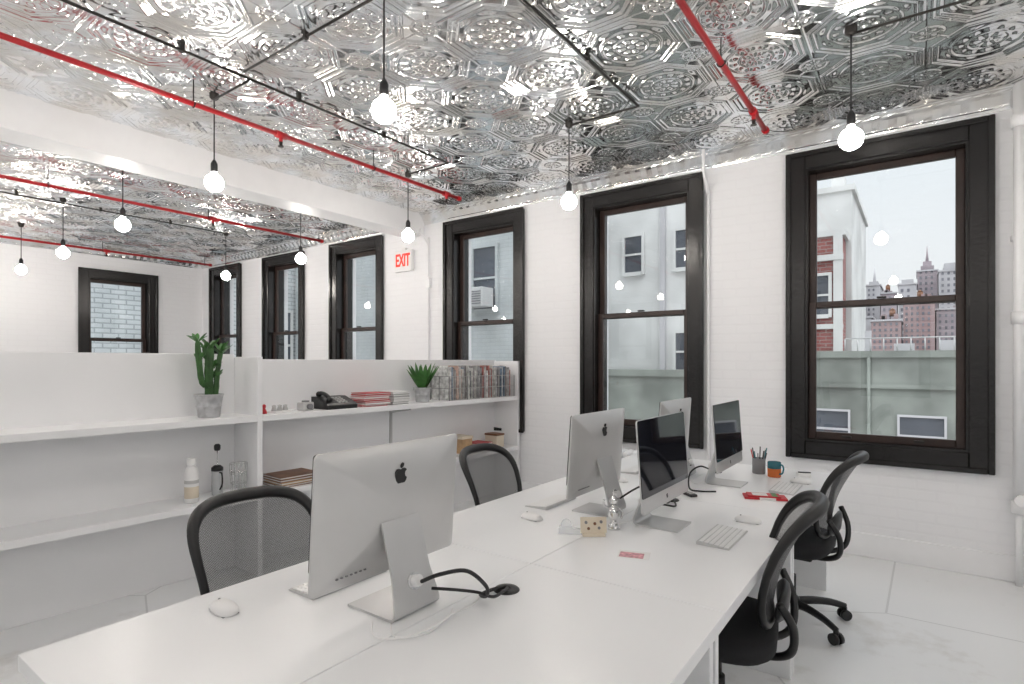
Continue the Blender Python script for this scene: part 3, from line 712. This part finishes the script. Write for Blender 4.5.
# ------------------------------------------------------------------ wall pipes
g=group('steam_riser_pipe',(.52,4.77,0))
cyl(g,'pipe',(0,0,.50),(0,0,CZ),.030,M['white']);cyl(g,'pipe_lower',(0,0,0),(0,0,.50),.018,M['white'])
for zz in (.5,1.7,2.95): cyl(g,'coupling',(0,0,zz-.04),(0,0,zz+.04),.040,M['white'])
cyl(g,'valve_body',(0,-.0,.56),(0,-.10,.56),.022,M['white']);cyl(g,'valve_wheel',(0,-.10,.56),(0,-.115,.56),.035,M['white'])
box(g,'wall_clamp',(-.035,0,2.2),(.035,.079,2.23),M['white'])
g=group('steam_riser_pipe',(.66,4.77,0)); cyl(g,'pipe',(0,0,0),(0,0,CZ),.042,M['white'])
for zz in (.4,2.6): cyl(g,'coupling',(0,0,zz-.05),(0,0,zz+.05),.052,M['white'])
g=group('wall_conduit',(-1.44,4.83,0)); tube(g,'pipe',[(0,0,.19),(0,0,2.6),(0,-.02,2.85),(0,-.12,3.0),(0,-.13,3.18)],.013,M['white'],k=4)
g=group('wall_conduit',(-4.72,4.83,0)); tube(g,'pipe',[(0,0,.19),(0,0,2.7),(0,0,2.8),(-.06,-.06,2.95),(-.05,-.06,3.0)],.013,M['white'],k=4); box(g,'junction_box',(-.04,-.02,2.3),(.04,.019,2.42),M['white'],.004)
# exit sign
g=group('exit_sign',(-5.12,W,2.66)); box(g,'housing',(-.15,-.05,-.13),(.15,0,.13),M['whitepl'],.006)
box(g,'mount',(-.03,-.04,.13),(.03,0,.16),M['whitepl'])
m,nt,p=newmat('red_lit_letters');p.inputs['Base Color'].default_value=(.8,.05,.03,1);p.inputs['Emission Color'].default_value=(1,.06,.02,1);p.inputs['Emission Strength'].default_value=.3
cu=bpy.data.curves.new('lettering','FONT');cu.body='EXIT';cu.size=.165;cu.align_x='CENTER';cu.align_y='CENTER';cu.extrude=.003;cu.offset=.003
cu.materials.append(m);o=bpy.data.objects.new('lettering',cu);C.objects.link(o);o.parent=g;o.location=(0,-.053,0);o.rotation_euler=(pi/2,0,0);o.scale=(.74,1.3,1)
# ------------------------------------------------------------------ exterior
def building(name,x0,x1,y0,y1,z0,z1,mat,wl=(),ww=.9,wh=1.6,face='y',parapet=True,trim='bcream'):
    g=group(name); box(g,'mass',(x0,y0,z0),(x1,y1,z1),M[mat])
    if parapet: box(g,'parapet',(x0-.06,y0-.06,z1),(x1+.06,y1+.06,z1+.12),M[trim])
    tr_='bdist2' if trim=='btan' else trim
    fw=.035 if trim=='btan' else .06
    for (u,z_) in wl:
        if face=='y':
            box(g,'pane',(u-ww/2,y0-.02,z_),(u+ww/2,y0+.01,z_+wh),M['extglass'])
            boxes(g,'frame',[((u-ww/2-fw,y0-.06,z_-fw),(u-ww/2,y0,z_+wh+fw)),((u+ww/2,y0-.06,z_-fw),(u+ww/2+fw,y0,z_+wh+fw)),((u-ww/2,y0-.06,z_+wh),(u+ww/2,y0,z_+wh+fw)),((u-ww/2,y0-.10,z_-.08),(u+ww/2,y0,z_)),((u-ww/2,y0-.05,z_+wh/2-.02),(u+ww/2,y0,z_+wh/2+.02))],M[tr_])
        else:
            box(g,'pane',(x1-.01,u-ww/2,z_),(x1+.02,u+ww/2,z_+wh),M['extglass'])
            boxes(g,'frame',[((x1,u-ww/2-.06,z_-.06),(x1+.06,u-ww/2,z_+wh+.06)),((x1,u+ww/2,z_-.06),(x1+.06,u+ww/2+.06,z_+wh+.06)),((x1,u-ww/2,z_+wh),(x1+.06,u+ww/2,z_+wh+.06)),((x1,u-ww/2,z_-.08),(x1+.1,u+ww/2,z_)),((x1,u-ww/2,z_+wh/2-.03),(x1+.05,u+ww/2,z_+wh/2+.03))],M[tr_])
    return g
box(None,'street_ground',(-60,5.4,-12.2),(60,140,-12),M['ground'])
building('neighbour_building',-13.2,-5.6,8.6,12,-12,11,'bgrey',[(-6.85,2.45),(-9.6,2.2),(-11.5,2.2)],.55,1.2,trim='bgrey')
g=group('window_air_conditioner',(-6.85,8.40,2.47)); box(g,'case',(-.27,-.25,0),(.27,.1,.36),M['lgrey'],.01); boxes(g,'grille',[((-.24,-.262,.04+i*.045),(.24,-.25,.06+i*.045)) for i in range(6)],M['grey'])
g=building('neighbour_building',-5.55,-3.05,11.1,16,-12,6.2,'bcream',[(-4.85,3.3),(-3.75,3.3),(-3.75,1.25)],.38,.75)
boxes(g,'downpipe',[((-4.25,11.0,-6),(-4.15,11.1,6))],M['bdist2'])
building('neighbour_building',-5.8,-3.05,10.2,10.98,-12,1.15,'btan',[(-4.4,-.6)],.6,.8,trim='btan')
g=building('brick_building',-2.6,-1.25,13.2,13.9,-12,4.0,'bred',[(-1.7,2.4)],.42,.8)
boxes(g,'white_course',[((-2.62,13.14,2.1),(-1.23,13.2,2.2)),((-2.62,13.10,3.5),(-1.23,13.2,3.62)),((-1.40,13.12,-1),(-1.24,13.2,4))],M['bcream'])
g=building('cream_building',-2.95,-1.15,14,18,-12,5.1,'bcream',[],.5,.9)
box(g,'chimney',(-1.55,14.2,5.2),(-1.3,14.6,5.5),M['bcream']); cyl(g,'vent_pipe',(-1.42,14.4,5.5),(-1.42,14.4,5.7),.06,M['steel'],10)
g=building('low_concrete_building',-3.0,9,12,13.1,-12,1.5,'btan',[(-1.35,-.15),(.05,-.2),(1.7,-.15)],.62,.66,trim='btan')
box(g,'string_course',(-3.02,11.94,.95),(9,12,1.02),M['btan'])
for u in (-1.9,-.72,1.05,2.3): cyl(g,'drain_pipe',(u,11.95,-12),(u,11.95,1.5),.03,M['btan'],8)
boxes(g,'roof_equipment',[((-.8,12.3,1.6),(-.7,12.4,2.0)),((.3,12.3,1.6),(1.2,12.6,1.8)),((-.35,12.2,1.6),(-.05,12.5,1.75)),((1.6,12.3,1.6),(1.65,12.35,2.3))],M['bdist2'])
for i in range(24): cyl(g,'rail_post',(-1.1+i*.2,12.1,1.6),(-1.1+i*.2,12.1,1.85),.010,M['lgrey'],6)
cyl(g,'rail',(-1.1,12.1,1.85),(3.6,12.1,1.85),.012,M['lgrey'],6)
rn=random.Random(3)
def tower(x0,x1,y,z1,mat,steps=0,pitch=.5,spire=False):
    g=group('distant_tower')
    box(g,'mass',(x0,y,-12),(x1,y+5,z1),M[mat]); z=z1;a,b=x0,x1; hz=0
    box(g,'cornice',(x0-.08,y-.08,z1-.12),(x1+.08,y+5.08,z1),M['bdist2'])
    for i in range(steps):
        dx=(b-a)*.17; a+=dx;b-=dx; hz=min(.9,(x1-x0)*.3); box(g,'setback_%d'%i,(a,y+.5+i*.3,z),(b,y+4.5-i*.3,z+hz),M[mat]); z+=hz
    if not steps:
        for q in range(3):
            u=rn.uniform(x0+.15,x1-.35); box(g,'roof_hut',(u,y+.5,z1),(u+rn.uniform(.15,.35),y+1.2,z1+rn.uniform(.15,.5)),M[mat])
        u=rn.uniform(x0+.4,x1-.4); cyl(g,'water_tank',(u,y+1,z1+.25),(u,y+1,z1+.65),.17,M['brown'],12); cyl(g,'water_tank_roof',(u,y+1,z1+.65),(u,y+1,z1+.82),.18,M['brown'],12,.01)
        for sx_ in (-.12,.12): cyl(g,'tank_leg',(u+sx_,y+1,z1),(u+sx_,y+1,z1+.25),.02,M['steel'],6)
    if spire: cyl(g,'spire',((a+b)/2,y+2,z),((a+b)/2,y+2,z+1.6),.14,M[mat],8,.02)
    w=[]; n=int((x1-x0-.1)/pitch)
    for i in range(n):
        for j in range(int((z1-.6)/(pitch*1.25))):
            cx=x0+pitch*.6+i*pitch; zz=.8+j*pitch*1.25; w.append(((cx-pitch*.2,y-.03,zz),(cx+pitch*.2,y,zz+pitch*.6)))
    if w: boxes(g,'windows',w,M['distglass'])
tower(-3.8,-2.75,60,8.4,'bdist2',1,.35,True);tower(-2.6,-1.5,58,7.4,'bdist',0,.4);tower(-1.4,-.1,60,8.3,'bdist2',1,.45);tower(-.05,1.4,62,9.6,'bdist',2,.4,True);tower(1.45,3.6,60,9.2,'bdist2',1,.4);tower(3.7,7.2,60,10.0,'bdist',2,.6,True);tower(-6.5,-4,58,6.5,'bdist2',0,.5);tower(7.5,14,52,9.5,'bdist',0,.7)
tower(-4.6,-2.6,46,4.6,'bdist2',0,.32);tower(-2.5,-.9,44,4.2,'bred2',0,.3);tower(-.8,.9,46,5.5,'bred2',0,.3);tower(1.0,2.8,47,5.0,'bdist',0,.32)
building('brick_building',-19,-13.3,-6,16,-12,12,'bpale',[(-1.6,1.0),(8.0,1.0)],1.0,1.7,face='x')
# ------------------------------------------------------------------ world, camera
w=bpy.data.worlds.new('sky'); bpy.context.scene.world=w; w.use_nodes=True
nt=w.node_tree; bg=nt.nodes['Background']; tc=nt.nodes.new('ShaderNodeTexCoord');sp=nt.nodes.new('ShaderNodeSeparateXYZ')
nt.links.new(tc.outputs['Generated'],sp.inputs[0]); rp=nt.nodes.new('ShaderNodeValToRGB')
rp.color_ramp.elements[0].position=.0;rp.color_ramp.elements[0].color=(.268,.270,.272,1);rp.color_ramp.elements[1].position=.72;rp.color_ramp.elements[1].color=(.93,.97,1.0,1)
e_=rp.color_ramp.elements.new(.38); e_.color=(.245,.268,.285,1)
nt.links.new(sp.outputs[2],rp.inputs[0]);nt.links.new(rp.outputs[0],bg.inputs[0]); bg.inputs[1].default_value=2.6
cam=bpy.data.cameras.new('camera');co_=bpy.data.objects.new('camera',cam);C.objects.link(co_)
co_.location=(0,0,1.42);co_.rotation_euler=(pi/2,0,math.atan(406/562))
cam.sensor_width=36;cam.lens=562/1024*36;cam.shift_y=20/1024;cam.clip_start=.02;cam.clip_end=500
bpy.context.scene.camera=co_
bpy.context.scene.view_settings.view_transform='Standard'
bpy.context.scene.view_settings.exposure=.42
